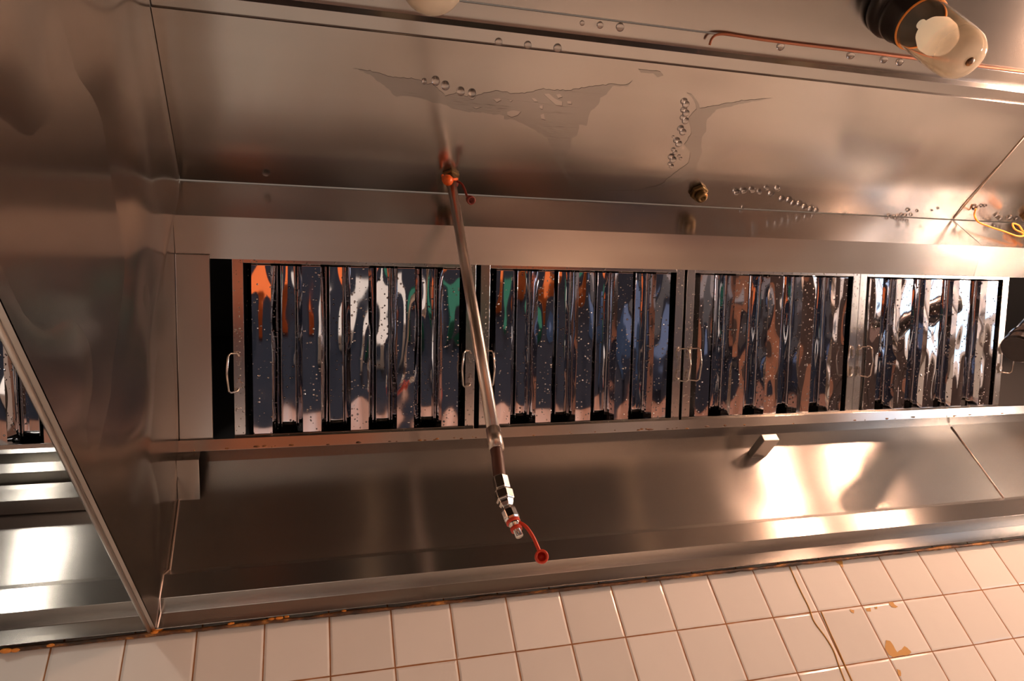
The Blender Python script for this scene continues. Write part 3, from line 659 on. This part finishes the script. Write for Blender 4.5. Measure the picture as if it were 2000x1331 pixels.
for pts in ([(1540, 1102), (1552, 1130), (1566, 1160), (1580, 1188), (1590, 1215), (1612, 1245), (1628, 1272), (1638, 1300), (1650, 1331), (1658, 1350)], [(1604, 1196), (1622, 1238), (1636, 1268), (1650, 1300), (1664, 1331), (1672, 1350)]):
    bm = bmesh.new(); tube(bm, [W(*at(u, v, (0, 1, 0), (0, -.004, 0))) for u, v in spline([Vector((a, c, 0)) for a, c in pts], 5) for _ in (0,)] if False else [W(*at(p.x, p.y, (0, 1, 0), (0, -.004, 0))) for p in spline([Vector((a, c, 0)) for a, c in pts], 5)], .013*S, 6)
    o = obj('grease_drip', bm, M['stain'], smooth=True); o.parent = wall_back

# ---------------------------------------------------------------- range below, and invented kitchen props for the steel to mirror
M['range'] = simple('range_steel', (.45, .42, .38), .3, 1)
bm = bmesh.new(); box(bm, -1.6, 3.2, -.8, -.02, 0, .88); o = obj('cooking_range', bm, M['range']); bev(o, .01); rebase(o, (.8, -.4, 0))
tag(o, 'steel cooking range below the hood', 'range')
def mirror_prop(x, y, z, w, d, h, c, nm, lab):  # unseen furniture made up for its reflections in the filters
    bm = bmesh.new(); box(bm, x, x+w, y, y+d, z, z+h); o = obj(nm, bm, simple(nm+'_paint', c, .8, 0, Specular_IOR_Level=.15)); bev(o, .01); rebase(o, (x+w/2, y+d/2, z)); tag(o, lab, nm.replace('_', ' '))
mirror_prop(-2.9, -4.55, 0, .9, .6, 2.1, (.02, .03, .05), 'tall_fridge_prop', 'invented dark blue tall fridge at the far wall, added for reflections')
mirror_prop(-.9, -4.55, 0, 1.4, .6, .9, (.55, .16, .05), 'orange_cabinet_prop', 'invented orange low cabinet at the far wall, added for reflections')
mirror_prop(2.4, -4.55, 0, .8, .6, 1.8, (.75, .73, .7), 'white_cupboard_prop', 'invented white cupboard at the far wall, added for reflections')
mirror_prop(-2.6, -3.2, 0, 5.6, 1.71, .012, (.010, .012, .019), 'rubber_mat_prop', 'invented black rubber floor mat, added to darken the reflections')
mirror_prop(-1.2, -1.85, .012, .30, .28, .30, (.75, .72, .66), 'flour_sack_prop', 'invented white flour sack on the floor, added for reflections')
mirror_prop(.24, -2.25, .012, .22, .45, .35, (.42, .41, .38), 'cloth_pile_prop', 'invented off white cloth pile on the mat, added for reflections')
mirror_prop(.75, -2.35, .012, .24, .4, .3, (.015, .09, .06), 'green_crate_prop', 'invented green plastic crate on the mat, added for reflections')
mirror_prop(1.25, -2.6, .012, .35, .35, .35, (.42, .11, .03), 'orange_crate_prop', 'invented orange plastic crate on the mat, added for reflections')
mirror_prop(1.9, -2.1, .012, .25, .5, .4, (.05, .08, .15), 'blue_crate_prop', 'invented blue plastic crate on the mat, added for reflections')
mirror_prop(2.5, -2.4, .012, .25, .5, .5, (.15, .15, .16), 'grey_bucket_prop', 'invented grey bucket on the mat, added for reflections')
mirror_prop(-.5, -2.5, .012, .3, .4, .25, (.55, .12, .03), 'red_crate_prop', 'invented red plastic crate on the mat, added for reflections')
# work light on a stand at the right end of the kitchen, aimed up under the hood
wl = empty('work_light', (3.22, -1.20, 0)); tag(wl, 'work light on a tripod aimed up under the hood', 'work light')
bm = bmesh.new(); tube(bm, [(0, 0, .25), (0, 0, 1.5)], .014, 10); child('pole', bm, M['black'], wl, smooth=True)
for a in (0, 2.1, 4.2):
    bm = bmesh.new(); tube(bm, [(0, 0, .5), (math.cos(a)*.13, math.sin(a)*.13, .01)], .01, 8); child('leg', bm, M['black'], wl, smooth=True)
aim = (W(15.4, -3.8, 6.9)-Vector((3.22, -1.20, 1.56))).normalized()
bm = bmesh.new(); lathe(bm, Vector((0, 0, 1.56))-aim*.09, aim, [(0, .05), (.02, .09), (.09, .12), (.10, .12), (.085, .11)], 24); child('head', bm, M['black'], wl, smooth=True)
bm = bmesh.new(); lathe(bm, Vector((0, 0, 1.56))+aim*.012, aim, [(0, .1), (.004, .1)], 24); child('lens', bm, emit('work_light_lens', (1.0, .70, .52), 190), wl)
